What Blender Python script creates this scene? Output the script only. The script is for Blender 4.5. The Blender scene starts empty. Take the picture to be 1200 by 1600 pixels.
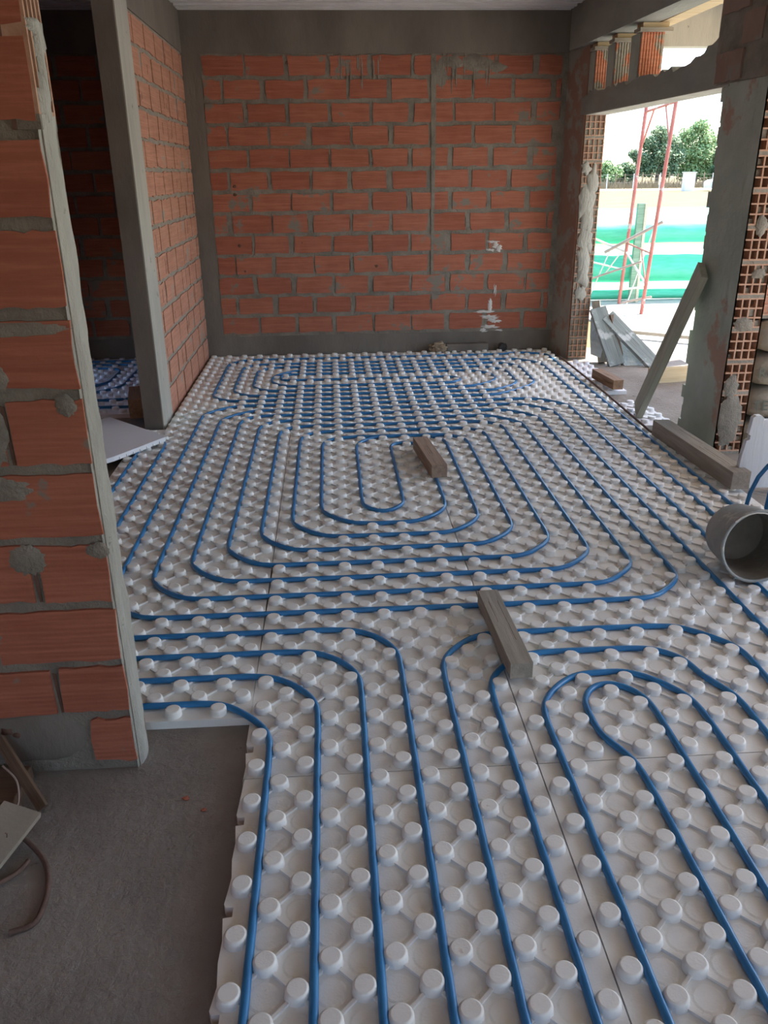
import bpy, math, random
from mathutils import Vector, Matrix, noise as mnoise

random.seed(7)
P = 0.14                                   # one stud pitch of the foam panels, metres
def W(x, y, z): return Vector((x*P, y*P, (z+.36)*P))   # stud-grid units -> metres, slab at z = 0

# ------------------------------------------------------------------ camera
scene = bpy.context.scene
cd = bpy.data.cameras.new('camera'); cam = bpy.data.objects.new('camera', cd)
scene.collection.objects.link(cam)
f_px, pitch, yaw, roll = 1270.3, .3938, .06127, .01105
cp, sp, cy, sy = math.cos(pitch), math.sin(pitch), math.cos(yaw), math.sin(yaw)
fw = Vector((sy*cp, cy*cp, -sp)); rt = Vector((cy, -sy, 0)); dn = fw.cross(rt)
r2 = rt*math.cos(roll)+dn*math.sin(roll); d2 = -rt*math.sin(roll)+dn*math.cos(roll)
M = Matrix((r2, -d2, -fw)).transposed().to_4x4(); M.translation = W(1.8454, -8.4070, 11.0093)
cam.matrix_world = M
cd.sensor_fit = 'VERTICAL'; cd.sensor_height = 36; cd.lens = f_px/1600*36
cd.clip_start = .02; cd.clip_end = 1500
scene.camera = cam

# ------------------------------------------------------------------ world, sun, exposure
wd = bpy.data.worlds.new('sky'); scene.world = wd; wd.use_nodes = True
nt = wd.node_tree; nt.nodes.clear()
sk = nt.nodes.new('ShaderNodeTexSky'); bg = nt.nodes.new('ShaderNodeBackground'); wo = nt.nodes.new('ShaderNodeOutputWorld')
sk.sky_type = 'NISHITA'; sk.sun_disc = False; sk.sun_elevation = math.radians(52); sk.sun_rotation = math.radians(68)
sk.air_density = 1.0; sk.dust_density = 1.4; sk.ozone_density = 1.3
bg.inputs['Strength'].default_value = .26
nt.links.new(sk.outputs[0], bg.inputs[0]); nt.links.new(bg.outputs[0], wo.inputs[0])
sl = bpy.data.lights.new('sun', 'SUN'); so = bpy.data.objects.new('sun', sl); scene.collection.objects.link(so)
sl.energy = 6.5; sl.angle = math.radians(.55); sl.color = (1, .94, .85)
to_sun = Vector((.93*math.cos(.92), .37*math.cos(.92), math.sin(.92)))
so.rotation_euler = to_sun.to_track_quat('Z', 'Y').to_euler(); so.location = (20, 10, 20)
scene.view_settings.view_transform = 'Standard'; scene.view_settings.look = 'None'
scene.view_settings.gamma = 1; scene.view_settings.use_curve_mapping = False
scene.view_settings.exposure = 1.45

# ------------------------------------------------------------------ materials
def new_mat(name):
    m = bpy.data.materials.new(name); m.use_nodes = True
    n = m.node_tree; return m, n, n.nodes['Principled BSDF']
def noise_node(n, scale, detail=4, rough=.6, vec=None, stretch=None):
    t = n.nodes.new('ShaderNodeTexNoise'); t.inputs['Scale'].default_value = scale
    t.inputs['Detail'].default_value = detail; t.inputs['Roughness'].default_value = rough
    tc = n.nodes.new('ShaderNodeTexCoord'); src = tc.outputs['Object']
    if stretch:
        mp = n.nodes.new('ShaderNodeMapping'); mp.inputs['Scale'].default_value = stretch
        n.links.new(src, mp.inputs[0]); src = mp.outputs[0]
    n.links.new(src, t.inputs['Vector']); return t
def ramp(n, src, stops):
    r = n.nodes.new('ShaderNodeValToRGB'); e = r.color_ramp.elements
    while len(e) < len(stops): e.new(.5)
    for k, (p, c) in enumerate(stops): e[k].position = p; e[k].color = (*c, 1)
    n.links.new(src, r.inputs[0]); return r
def mixc(n, fac, a, b):
    m = n.nodes.new('ShaderNodeMix'); m.data_type = 'RGBA'
    if isinstance(fac, float): m.inputs[0].default_value = fac
    else: n.links.new(fac, m.inputs[0])
    for k, v in ((6, a), (7, b)):
        if isinstance(v, tuple): m.inputs[k].default_value = (*v, 1)
        else: n.links.new(v, m.inputs[k])
    return m.outputs[2]
def bump(n, b, src, strength, dist=.01):
    bp = n.nodes.new('ShaderNodeBump'); bp.inputs['Strength'].default_value = strength; bp.inputs['Distance'].default_value = dist
    n.links.new(src, bp.inputs['Height'])
    old = b.inputs['Normal'].links
    if old: n.links.new(old[0].from_socket, bp.inputs['Normal'])
    n.links.new(bp.outputs[0], b.inputs['Normal'])
def mat(name, c1, c2, scale=6, rough=.8, bmp=.3, bscale=40, stretch=None, metallic=0, dist=.01, patch=None, pscale=5, pth=.6, patch2=None):
    m, n, b = new_mat(name)
    t = noise_node(n, scale, 5, .6, stretch=stretch)
    col = ramp(n, t.outputs[0], [(.35, c1), (.65, c2)]).outputs[0]
    if patch:
        t2 = noise_node(n, pscale, 6, .65)
        f = ramp(n, t2.outputs[0], [(pth-.02, (0, 0, 0)), (pth+.03, (1, 1, 1))]).outputs[0]
        col = mixc(n, f, col, patch)
    if patch2:
        t2 = noise_node(n, patch2[1], 6, .7)
        f = ramp(n, t2.outputs[0], [(patch2[2]-.03, (0, 0, 0)), (patch2[2]+.03, (1, 1, 1))]).outputs[0]
        col = mixc(n, f, col, patch2[0])
    n.links.new(col, b.inputs['Base Color']); b.inputs['Roughness'].default_value = rough; b.inputs['Metallic'].default_value = metallic
    if bmp:
        t3 = noise_node(n, bscale, 6, .65, stretch=stretch); bump(n, b, t3.outputs[0], bmp, dist)
    return m
MORT = (.23, .205, .17)
def brick_mat(name, c1, c2, pth=.60, pscale=5, mort=MORT, ribs='Z'):
    m, n, b = new_mat(name)
    t = noise_node(n, 5, 4); col = ramp(n, t.outputs[0], [(.3, c1), (.7, c2)]).outputs[0]
    t0 = noise_node(n, 1, 4, .7, stretch=(3, 3, 70)); col = mixc(n, ramp(n, t0.outputs[0], [(.42, (0, 0, 0)), (.7, (.55, .55, .55))]).outputs[0], col, tuple(v*1.35+.02 for v in c2))
    t2 = noise_node(n, pscale, 7, .62); f = ramp(n, t2.outputs[0], [(pth, (0, 0, 0)), (pth+.04, (1, 1, 1))]).outputs[0]
    col = mixc(n, f, col, mort)
    n.links.new(col, b.inputs['Base Color']); b.inputs['Roughness'].default_value = .85
    tc = n.nodes.new('ShaderNodeTexCoord'); wv = n.nodes.new('ShaderNodeTexWave'); wv.bands_direction = ribs; wv.inputs['Scale'].default_value = 22
    wv.inputs['Distortion'].default_value = 1.5; wv.inputs['Detail'].default_value = 2
    n.links.new(tc.outputs['Object'], wv.inputs['Vector']); bump(n, b, wv.outputs[1], .25, .003)
    t3 = noise_node(n, 60, 5); bump(n, b, t3.outputs[0], .25, .006)
    return m
M_BRICK = brick_mat('terracotta_brick', (.33, .105, .06), (.41, .145, .085))
M_BRICK_DARK = brick_mat('terracotta_brick_red', (.30, .09, .05), (.37, .12, .07), pth=.64)
M_BRICK_PALE = brick_mat('terracotta_brick_pale', (.42, .19, .125), (.50, .245, .165), pth=.62, mort=(.34, .31, .26))
M_BRICK_STUB = brick_mat('terracotta_brick_near', (.31, .095, .055), (.38, .13, .075), pth=.62, pscale=4)
M_PIER = brick_mat('terracotta_brick_pier', (.50, .17, .09), (.58, .24, .14), pth=.52, pscale=7, mort=(.36, .33, .27))
M_HOLLOW = mat('clay_web', (.42, .23, .15), (.52, .33, .235), 20, .85, .3, 80)
M_HOLE = mat('shade_dark_clay', (.11, .06, .04), (.17, .095, .07), 20, .95, .2, 60)  # clay darkened in its colour for the shade inside cells and holes
M_MORTAR = mat('cement_mortar', (.20, .18, .15), (.29, .26, .215), 9, .95, .9, 45, dist=.012)
M_PMORT = mat('partition_mortar', (.27, .245, .205), (.36, .33, .28), 9, .95, .9, 45, dist=.012)
M_MORTAR_LT = mat('pale_cement_mortar', (.30, .29, .255), (.44, .43, .38), 7, .95, .9, 30, dist=.015, stretch=(1, 1, .35), patch2=((.12, .11, .095), 9, .66))
M_CONC = mat('cast_concrete', (.15, .13, .11), (.215, .19, .16), 3, .92, .5, 30, stretch=(1, 1, .4))
M_PROP = mat('greenish_prop_timber', (.33, .335, .26), (.44, .445, .355), 3, .8, .4, 9, stretch=(1, 14, 14), dist=.006)
M_PLASTER_J = mat('smeared_brick_jamb', (.27, .26, .22), (.36, .34, .29), 3, .93, .6, 22, patch=(.31, .19, .14), pscale=4, pth=.50)
M_CONC_R = mat('veil_tinted_concrete', (.25, .255, .225), (.34, .345, .305), 3, .92, .5, 30, stretch=(1, .4, 1))  # lightened and greened: lens veil over the right wall put into the colour
M_CONC_LT = mat('pale_cast_concrete', (.36, .35, .31), (.47, .455, .40), 4, .9, .5, 25, stretch=(1, 1, .25), patch2=((.16, .145, .12), 10, .67))
M_SLAB = mat('rough_concrete_slab', (.21, .18, .155), (.30, .265, .23), 2.2, .97, .65, 34, dist=.015, patch2=((.11, .09, .075), 8, .68))
M_SLAB_LT = mat('pale_concrete_yard', (.42, .40, .36), (.52, .49, .44), 2.5, .97, .8, 14, dist=.02)
M_PLASTER_RED = mat('dusty_red_brick_face', (.27, .17, .135), (.33, .23, .19), 3, .93, .5, 30, patch=(.27, .25, .21), pscale=4, pth=.55)
M_PLASTER = mat('veil_tinted_plaster_smear', (.36, .40, .345), (.46, .50, .435), 3, .93, .6, 22, patch=(.40, .27, .21), pscale=2.2, pth=.58)  # smeared plaster, made paler and greener to carry the glare veil
def foam_mat(name, base, dirt=(.50, .40, .31), amount=.35, th=.55):
    m, n, b = new_mat(name)
    t = noise_node(n, 3.2, 7, .68); f = ramp(n, t.outputs[0], [(th-.07, (0, 0, 0)), (th+.22, (amount,)*3)]).outputs[0]
    col = mixc(n, f, base, dirt)
    t = noise_node(n, 24, 6, .7); f = ramp(n, t.outputs[0], [(.66, (0, 0, 0)), (.75, (.5,)*3)]).outputs[0]
    col = mixc(n, f, col, (.42, .25, .17))
    n.links.new(col, b.inputs['Base Color']); b.inputs['Roughness'].default_value = .62
    t3 = noise_node(n, 160, 3); bump(n, b, t3.outputs[0], .22, .004)
    return m
M_FOAM = foam_mat('expanded_polystyrene', (.86, .85, .80), amount=.32)
M_FOAM_CLEAN = foam_mat('clean_polystyrene', (.80, .80, .83), amount=.12)
M_FOAM_GREY = mat('dusty_polystyrene', (.62, .66, .68), (.70, .73, .74), 5, .7, .25, 60, stretch=(1, 1, .1))
M_CEIL = mat('ceiling_foam_blocks', (.66, .66, .66), (.76, .76, .76), 5, .8, .5, 40)
M_PIPE = mat('blue_pex_pipe', (.022, .17, .40), (.03, .21, .46), 10, .33, .05, 60)
def wood(name, c1, c2, stretch=(1, 14, 14), rough=.8, patch=None, pth=.6):
    return mat(name, c1, c2, 3, rough, .5, 9, stretch=stretch, dist=.006, patch=patch, pscale=6, pth=pth)
M_WOOD = wood('old_timber', (.26, .175, .125), (.40, .29, .215))
M_WOOD_GREY = wood('cement_stained_timber', (.28, .25, .20), (.39, .345, .285))
M_WOOD_BROWN = wood('brown_timber', (.22, .125, .07), (.34, .205, .12))
M_WOOD_DARK = wood('dark_timber', (.09, .055, .035), (.15, .09, .055))
M_WOOD_YEL = wood('new_pine_board', (.56, .42, .24), (.68, .54, .34))
M_WOOD_WET = wood('cement_grey_board', (.22, .25, .245), (.33, .37, .36), patch=(.55, .58, .58), pth=.62)
M_RUST = mat('rusty_iron', (.10, .06, .045), (.17, .10, .075), 20, .85, .4, 80)
M_RED = mat('red_painted_tube', (.42, .12, .095), (.54, .20, .16), 6, .55, .2, 40, patch=(.55, .5, .46), pscale=4, pth=.62)
M_PALEMETAL = mat('pale_painted_tube', (.62, .58, .52), (.72, .68, .62), 6, .5, .1, 40)
M_GREYTUBE = mat('grey_tube', (.30, .24, .20), (.42, .34, .29), 6, .6, .2, 40)
M_NET = mat('green_shade_fabric', (.07, .55, .33), (.11, .64, .42), 5, .45, .3, 60, stretch=(1, 1, 8))
M_NETPOST = wood('green_tinted_post', (.16, .30, .20), (.27, .42, .30))
M_POSTLT = wood('pale_post_side', (.50, .50, .36), (.62, .60, .46))
M_BUCKET = mat('grey_plastic_bucket', (.24, .25, .24), (.36, .37, .355), 5, .7, .4, 30, patch=(.46, .44, .39), pscale=9, pth=.56)
M_BUCKET_IN = mat('dark_bucket_inside', (.13, .115, .09), (.19, .165, .13), 8, .9, .5, 40)  # bucket inside coloured darker than its outside
M_BAG = mat('paper_cement_bag', (.20, .17, .13), (.27, .235, .185), 5, .85, .6, 14, dist=.02)
M_INK = mat('dark_green_print', (.085, .095, .075), (.12, .125, .10), 5, .85, 0)
M_BARK = mat('bark', (.10, .08, .06), (.16, .13, .10), 5, .9, .4, 20)
def leaf(name, c1, c2): return mat(name, c1, c2, .8, .7, 0)
M_LEAF_A = leaf('eucalyptus_leaves', (.13, .21, .11), (.22, .32, .17))
M_LEAF_B = leaf('light_green_leaves', (.20, .33, .13), (.32, .46, .20))
M_LEAF_C = leaf('dark_green_leaves', (.08, .16, .08), (.14, .24, .11))
M_GRASS = mat('dry_grass_field', (.15, .115, .045), (.21, .165, .07), .6, .95, 0, patch=(.11, .09, .045), pscale=.3, pth=.62)
M_STRAW = mat('dry_weeds', (.24, .19, .11), (.34, .27, .17), 1, .95, 0)
M_WHITE = mat('white_render', (.72, .72, .70), (.80, .80, .78), 1, .8, .1, 10)
M_CAR = mat('pale_blue_car_paint', (.55, .66, .74), (.60, .70, .78), 1, .35, 0)
M_TYRE = mat('black_rubber', (.03, .03, .03), (.05, .05, .05), 5, .8, 0)
M_GLASSD = mat('dark_car_glass', (.04, .06, .08), (.05, .07, .09), 5, .1, 0)
M_PAINT = mat('white_splash', (.62, .60, .57), (.75, .73, .70), 8, .8, .4, 40)
M_SHEET = mat('pale_blue_plastic_sheet', (.42, .54, .60), (.62, .70, .72), 6, .35, .8, 12, dist=.03)
M_ROCK = mat('sandy_rubble', (.30, .22, .14), (.42, .32, .22), 14, .95, 1.0, 40, dist=.02)

# ------------------------------------------------------------------ mesh helpers
class MB:
    def __init__(s): s.v = []; s.f = []; s.m = []; s.mats = []; s.sm = []
    def mi(s, m):
        if m not in s.mats: s.mats.append(m)
        return s.mats.index(m)
    def add(s, vs, fs, m, smooth=False):
        o = len(s.v); k = s.mi(m); s.v += [tuple(v) for v in vs]
        for f in fs: s.f.append(tuple(i+o for i in f)); s.m.append(k); s.sm.append(smooth)
    def box(s, a, b, m, R=None):
        x0, y0, z0 = a; x1, y1, z1 = b
        vs = [Vector(q) for q in ((x0,y0,z0),(x1,y0,z0),(x1,y1,z0),(x0,y1,z0),(x0,y0,z1),(x1,y0,z1),(x1,y1,z1),(x0,y1,z1))]
        if R: vs = [R @ v for v in vs]
        s.add(vs, [(0,3,2,1),(4,5,6,7),(0,1,5,4),(1,2,6,5),(2,3,7,6),(3,0,4,7)], m)
    def boxP(s, a, b, m): s.box(W(*a), W(*b), m)
    def hexa(s, vs, m): s.add(vs, [(0,3,2,1),(4,5,6,7),(0,1,5,4),(1,2,6,5),(2,3,7,6),(3,0,4,7)], m)
    def prism(s, base, off, m, smooth=False):
        n = len(base); base = [Vector(b) for b in base]; top = [b+Vector(off) for b in base]
        s.add(base+top, [tuple(reversed(range(n))), tuple(range(n, 2*n))]+[(i, (i+1) % n, n+(i+1) % n, n+i) for i in range(n)], m)
    def tube(s, pts, r, m, seg=8, caps=True):
        pts = [Vector(p) for p in pts]; n = len(pts); rings = []; up = None
        for i, p in enumerate(pts):
            t = (pts[min(i+1, n-1)]-pts[max(i-1, 0)]).normalized()
            if up is None: up = t.orthogonal().normalized()
            up = (up-t*up.dot(t)).normalized(); bi = t.cross(up); rr = r[i] if isinstance(r, (list, tuple)) else r
            rings.append([p+(up*math.cos(a)+bi*math.sin(a))*rr for a in (2*math.pi*k/seg for k in range(seg))])
        vs = [v for R in rings for v in R]
        fs = [(i*seg+k, i*seg+(k+1) % seg, (i+1)*seg+(k+1) % seg, (i+1)*seg+k) for i in range(n-1) for k in range(seg)]
        s.add(vs, fs, m, True)
        if caps: s.add(rings[0], [tuple(reversed(range(seg)))], m); s.add(rings[-1], [tuple(range(seg))], m)
    def build(s, name, parent=None, loc=None, bevel=0, base=None):
        me = bpy.data.meshes.new(name)
        vs = s.v
        if loc is not None: vs = [tuple(Vector(v)-Vector(loc)) for v in vs]
        me.from_pydata(vs, [], s.f); me.update()
        for m in s.mats: me.materials.append(m)
        me.polygons.foreach_set('material_index', s.m); me.polygons.foreach_set('use_smooth', s.sm)
        o = bpy.data.objects.new(name, me); scene.collection.objects.link(o)
        if loc is not None: o.location = loc
        if parent: o.parent = parent; 
        if parent and loc is None: o.matrix_parent_inverse = Matrix.Translation(-parent.location)
        if bevel:
            b = o.modifiers.new('bevel', 'BEVEL'); b.width = bevel; b.segments = 2; b.limit_method = 'ANGLE'
        return o
def tag(o, label=None, cat=None, group=None, kind=None):
    if label: o['label'] = label
    if cat: o['category'] = cat
    if group: o['group'] = group
    if kind: o['kind'] = kind
    return o
def empty(name, loc, label, cat, group=None):
    o = bpy.data.objects.new(name, None); scene.collection.objects.link(o); o.location = loc; o.empty_display_size = .1
    return tag(o, label, cat, group)
def struct(mb, name, label, cat): return tag(mb.build(name), label, cat, kind='structure')

# one brick as a ragged-edged slab lying in plane (u, z) facing n
def brick(mb, o, u, n, u0, u1, z0, z1, th, m, jit=.005, k=5):
    pts = []
    j = lambda: random.uniform(-jit, jit)
    for i in range(k): pts.append((u0+(u1-u0)*i/k+j(), z0+j()))
    for i in range(2): pts.append((u1+j(), z0+(z1-z0)*i/2+j()))
    for i in range(k): pts.append((u1-(u1-u0)*i/k+j(), z1+j()))
    for i in range(2): pts.append((u0+j(), z1-(z1-z0)*i/2+j()))
    base = [Vector(o)+Vector(u)*a+Vector((0, 0, b)) for a, b in pts]
    d = Vector(n)*(th+random.uniform(-.0015, .0015))
    if Vector(u).cross(Vector((0, 0, 1))).dot(Vector(n)) < 0: base.reverse()
    mb.prism(base, d, m)
def courses(mb, o, u, n, ua, ub, zs, L, gap, th, mats, phase=0, jit=.005, cracks=.4):
    for r in range(len(zs)-1):
        z0, z1 = zs[r]+gap/2, zs[r+1]-gap/2
        a = ua-((phase+r*.5) % 1)*L+random.uniform(-.012, .012)
        while a < ub:
            b0, b1 = max(a, ua), min(a+L-gap*random.uniform(.5, 1.9), ub)
            if b1-b0 > .03:
                h = random.uniform(0, .004)
                brick(mb, o, u, n, b0, b1, z0+h, z1-h, th, random.choice(mats), jit)
                if random.random() < cracks:       # black open joint
                    q = Vector(o)+Vector(u)*b1+Vector(n)*.0015
                    mb.prism([q+Vector((0, 0, z0+.01)), q+Vector(u)*.006+Vector((0, 0, z0+.03)), q+Vector(u)*.007+Vector((0, 0, z1-.05)), q+Vector((0, 0, z1-.02))], Vector(n)*.001, M_HOLE)
            a += L
# cellular end of hollow bricks: webs in front of a recess painted dark for its shade; u across, n outwards
def hollow(mb, o, u, n, wdt, z0, z1, ncol, nrow, fill=.15, depth=.07, course=.185, gap=.018):
    o, u, n = Vector(o), Vector(u), Vector(n)
    def bx(a0, a1, b0, b1, d0, d1, m):
        vs = [o+u*a+n*d+Vector((0, 0, b)) for b in (b0, b1) for a, d in ((a0, d0), (a1, d0), (a1, d1), (a0, d1))]
        if u.cross(-n if d1 < d0 else n).z < 0: vs = [vs[i] for i in (3, 2, 1, 0, 7, 6, 5, 4)]
        mb.hexa(vs, m)
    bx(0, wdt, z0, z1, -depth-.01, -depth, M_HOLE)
    z = z0; w = .0085
    while z < z1-.02:
        zt = min(z+course, z1)
        bx(0, wdt, z, min(z+gap, zt), -depth, 0, M_MORTAR)
        za = z+gap
        if zt-za > .03:
            for i in range(ncol+1):
                a = (wdt-w)*i/ncol; bx(a, a+w, za, zt, -depth, 0, M_HOLLOW)
            hh = (zt-za)/nrow
            for k in range(nrow+1):
                b = za+(zt-za-w)*k/nrow; bx(w, wdt-w, b, b+w, -depth, -.0005, M_HOLLOW)
            for i in range(ncol):
                for k in range(nrow):
                    if random.random() < fill:
                        cw = wdt/ncol; h = random.uniform(.5, 1)
                        bx(i*cw+w*.6, (i+1)*cw+w*.4, za+hh*k+w, za+hh*k+hh*h, -depth, -random.uniform(.006, .035), M_MORTAR)
        z = zt
def blob(mb, o, u, n, cu, cz, ru, rz, th, m, k=14, jit=.25):
    o, u, n = Vector(o), Vector(u), Vector(n); pts = []
    for i in range(k):
        a = 2*math.pi*i/k; q = 1+random.uniform(-jit, jit); pts.append((cu+ru*q*math.cos(a), cz+rz*q*math.sin(a)))
    c = o+u*cu+Vector((0, 0, cz))+n*th
    base = [o+u*a+Vector((0, 0, b)) for a, b in pts]
    mid = [c+(p-c+n*th)*.82+n*(-th*.15) for p in base]
    vs = base+mid+[c]; jit = jit; fs = [(i, (i+1) % k, k+(i+1) % k, k+i) for i in range(k)]+[(k+i, k+(i+1) % k, 2*k) for i in range(k)]
    if u.cross(Vector((0, 0, 1))).dot(n) < 0: fs = [tuple(reversed(f)) for f in fs]
    mb.add(vs, fs, m, True)

# ------------------------------------------------------------------ setting: floor, ground, ceiling
b = MB(); b.boxP((-18, -22, -1.4), (24.5, 47.6, -.36), M_SLAB); struct(b, 'floor', 'rough brown-grey concrete slab of the house', 'floor')
b = MB(); b.box((3.43, -4, -.3), (16, 13, -.081), M_SLAB_LT); struct(b, 'yard', 'pale concrete yard outside the opening in full sun', 'ground')
b = MB()
nx, ny = 24, 40
vs = [(-150+i*500/nx, 13+j*260/ny, -.10) for j in range(ny+1) for i in range(nx+1)]
b.add(vs, [(j*(nx+1)+i, j*(nx+1)+i+1, (j+1)*(nx+1)+i+1, (j+1)*(nx+1)+i) for j in range(ny) for i in range(nx)], M_GRASS)
b.add([(16, -60, -.1), (350, -60, -.1), (350, 13, -.1), (16, 13, -.1), (-150, -60, -.1), (-2.6, -60, -.1), (-2.6, 13, -.1), (-150, 13, -.1), (-2.6, 6.7, -.1), (3.43, 6.7, -.1), (3.43, 13, -.1), (-2.6, -60, -.1), (3.43, -60, -.1), (3.43, -3.1, -.1), (-2.6, -3.1, -.1), (16, -4, -.1), (3.43, -4, -.1), (16,-60,-.1)],
      [(0, 1, 2, 3), (4, 5, 6, 7), (8, 9, 10, 6), (11, 12, 13, 14), (12, 17, 15, 16)], M_GRASS)
struct(b, 'ground', 'straw-coloured dry grass field outside', 'ground')
b = MB(); b.box((-20, 79.5, -.099), (150, 84, -.03), M_WHITE); struct(b, 'road', 'pale dirt road across the far field', 'road')
b = MB()
b.boxP((-16, -22, 20.2), (17.9, 47.6, 21.2), M_CONC)
y = -20.
while y < 46.4:
    b.boxP((-16, y, 19.95), (16.6 if y > 24 else 17.6, min(y+2.8, 46.55), 20.2), M_CEIL)
    for k in range(4): b.boxP((-16, y+.25+k*.62, 19.86), (16.6, y+.6+k*.62, 19.95), M_CEIL)
    y += 2.95
struct(b, 'ceiling', 'ribbed white foam block ceiling', 'ceiling')

# ------------------------------------------------------------------ walls
X = Vector((1, 0, 0)); Y = Vector((0, 1, 0)); Zv = Vector((0, 0, 1))
zs_back = [(17.65-1.265*(13-i)+.36)*P for i in range(14)]
b = MB()
yb = 46.6
b.boxP((-18, yb, -.36), (17.9, yb+1, 17.65), M_MORTAR)
b.boxP((-18, yb-.06, 17.65), (17.9, yb+1, 20.2), M_CONC)
b.boxP((-6.4, yb-.07, -.36), (-5.35, yb+.2, 17.65), M_CONC)
b.boxP((-16, yb-.04, -.36), (16.7, yb+.1, 1.12), M_CONC)
o = Vector((0, yb*P, 0))
courses(b, o, X, -Y, -5.3*P, 16.35*P, zs_back, 2.52*P, .030, .006, [M_BRICK, M_BRICK, M_BRICK_DARK], 0, jit=.007)
courses(b, o, X, -Y, -15.9*P, -7.5*P, zs_back, 2.52*P, .028, .006, [M_BRICK, M_BRICK_DARK], .1)
# filled conduit chase and mortar runs on the wall face
qx = [(8.32, 17.65), (8.66, 17.65), (8.68, 12.3), (8.64, 8), (8.62, 4.9), (8.46, 4.9), (8.44, 9), (8.40, 13)]
b.prism([W(a, yb, z) for a, z in qx], Vector((0, -.0085, 0)), M_MORTAR)
for k in range(26):
    a = random.choice([random.uniform(2.8, 4.2), random.uniform(8.8, 12.5), random.uniform(4, 14)]); h = random.uniform(.4, 2.6) if a < 12 else .6
    blob(b, o, X, -Y, a*P, (17.6+.36-h*.5)*P, .055*P, h*.5*P, .0085, M_MORTAR, 12, .3)
for cx, cz, ru, rz in ((9.6, 17.2, .8, .4), (11.2, 17.1, 1.2, .45), (8.9, 16.6, .4, .9), (12.4, 16.9, .7, .3)):
    blob(b, o, X, -Y, cx*P, (cz+.36)*P, ru*P, rz*P, .008, M_MORTAR, 18)
# white splashes by the right corner, and dark spots for the shade in small knocked-out holes
for cx, cz, ru, rz in ((12.5, 6.9, .5, .10), (12.8, 6.6, .3, .25), (12.4, 6.3, .25, .12), (12.5, 2.15, .9, .13), (12.1, 2.45, .8, .1), (12.75, 1.85, .55, .15), (12.6, 1.4, .7, .09), (12.2, 1.15, .3, .1), (12.6, 2.8, .2, .5), (13.1, 1.2, .3, .06), (12.7, 3.8, .07, .5)):
    for k in range(2): blob(b, o, X, -Y, (cx+random.uniform(-.15, .15))*P, (cz+.36+random.uniform(-.1, .1))*P, ru*P*.7, rz*P*.8, .0082, M_PAINT, 16, .55)
for cx, cz, r in ((-3.9, 10.4, .13), (-3.9, 9.9, .12), (-3.85, 6.9, .14), (.15, 7.0, .07), (4.9, 5.5, .12), (-3.6, 5.3, .12), (-.27, 17.14, .1)):
    blob(b, o, X, -Y, cx*P, (cz+.36)*P, r*P, r*P, .0078, M_HOLE, 9, .4)
struct(b, 'wall_back', 'far wall of orange hollow bricks with grey mortar', 'wall')

# partition on the left
b = MB()
b.boxP((-7.2, 29.9, -.36), (-6.46, 46.6, 17.7), M_MORTAR)
b.boxP((-7.26, 29.88, -.36), (-6.4, 30.2, 20.2), M_CONC)
b.prism([W(-6.46, 29.9, -.36), W(-6.35, 29.9, -.36), W(-6.35, 32.3, -.36), W(-6.46, 32.3, -.36)], Vector((0, 0, 20.5*P)), M_CONC_LT)  # column side facing the light painted paler than its end
b.boxP((-7.26, 29.9, 17.7), (-6.38, 46.6, 20.2), M_CONC)
b.boxP((-7.26, 30.0, 0), (-7.2, 32.3, 18), M_CONC)
b.boxP((-6.47, 32.3, -.36), (-6.455, 46.6, 17.7), M_PMORT)
courses(b, W(-6.455, 0, -.36), Y, X, 32.4*P, 46.45*P, [.0]+zs_back, 2.52*P, .024, .008, [M_BRICK_PALE], .2, jit=.007, cracks=.2)
courses(b, W(-7.2, 0, -.36), Y, -X, 32.4*P, 46.45*P, zs_back, 2.44*P, .018, .006, [M_BRICK_DARK], .2)
for k in range(34):
    yy = random.uniform(32.6, 46); zz = random.choice(zs_back[:-1])+random.uniform(.03, .06); h = random.uniform(.03, .12)
    q = Vector((-6.46*P+.0101, yy*P, zz)); b.prism([q, q+Vector((0, .003, .01)), q+Vector((0, .003, h)), q+Vector((0, 0, h+.005))], (.0012, 0, 0), M_HOLE)
struct(b, 'wall_left', 'brick partition with concrete end column, its lit side painted pale', 'wall')

# near stub wall at the left edge of the view
b = MB()
y0, y1, xe = 5.5, 6.3, -2.44
b.boxP((-18, y0+.05, -.5), (xe, y1, 11.9), M_MORTAR); b.boxP((-18, y0+.05, 11.9), (xe-.45, y1, 20.2), M_MORTAR)
zj = [-.36, 1.0, 2.22, 3.52, 4.88, 6.25, 7.62, 8.95, 10.32, 11.68, 13.02, 14.36, 15.7, 17.04]
o = Vector((0, (y0+.05)*P, 0))
for r in range(len(zj)-1):
    z0, z1 = (zj[r]+.36+.09)*P, (zj[r+1]+.36-.09)*P
    if r == 0:
        brick(b, o, X, -Y, (xe-.86)*P, (xe-.04)*P, z0+.02, z1, .009, M_BRICK_STUB, .006)
        blob(b, o, X, -Y, (xe-2.1)*P, .12, 1.15*P, .6*P, .016, M_CONC, 20, .06)
        blob(b, o, X, -Y, -4.95*P, .155, .14*P, .09*P, .020, M_HOLE, 9, .4); blob(b, o, X, -Y, -4.75*P, .14, .10*P, .07*P, .0202, M_HOLE, 9, .4)
        continue
    first = 1.25 if r % 2 == 1 else 2.28
    a1 = xe-.04; a0 = a1-first; g = .16
    while a1 > -9:
        brick(b, o, X, -Y, a0*P, a1*P, z0+random.uniform(-.003, .006), z1+random.uniform(-.006, .004), .009, M_BRICK_STUB, .004, 8)
        if r % 2 == 1 and r < 9:
            q = o+X*(a0-.10)*P+Vector((0, -.001, 0)); b.prism([q+Zv*z0, q+X*.008+Zv*z0, q+X*.005+Zv*(z1-.02), q+X*-.006+Zv*(z1-.015)], (0, -.002, 0), M_HOLE)
        a1 = a0-g; a0 = a1-2.28
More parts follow.
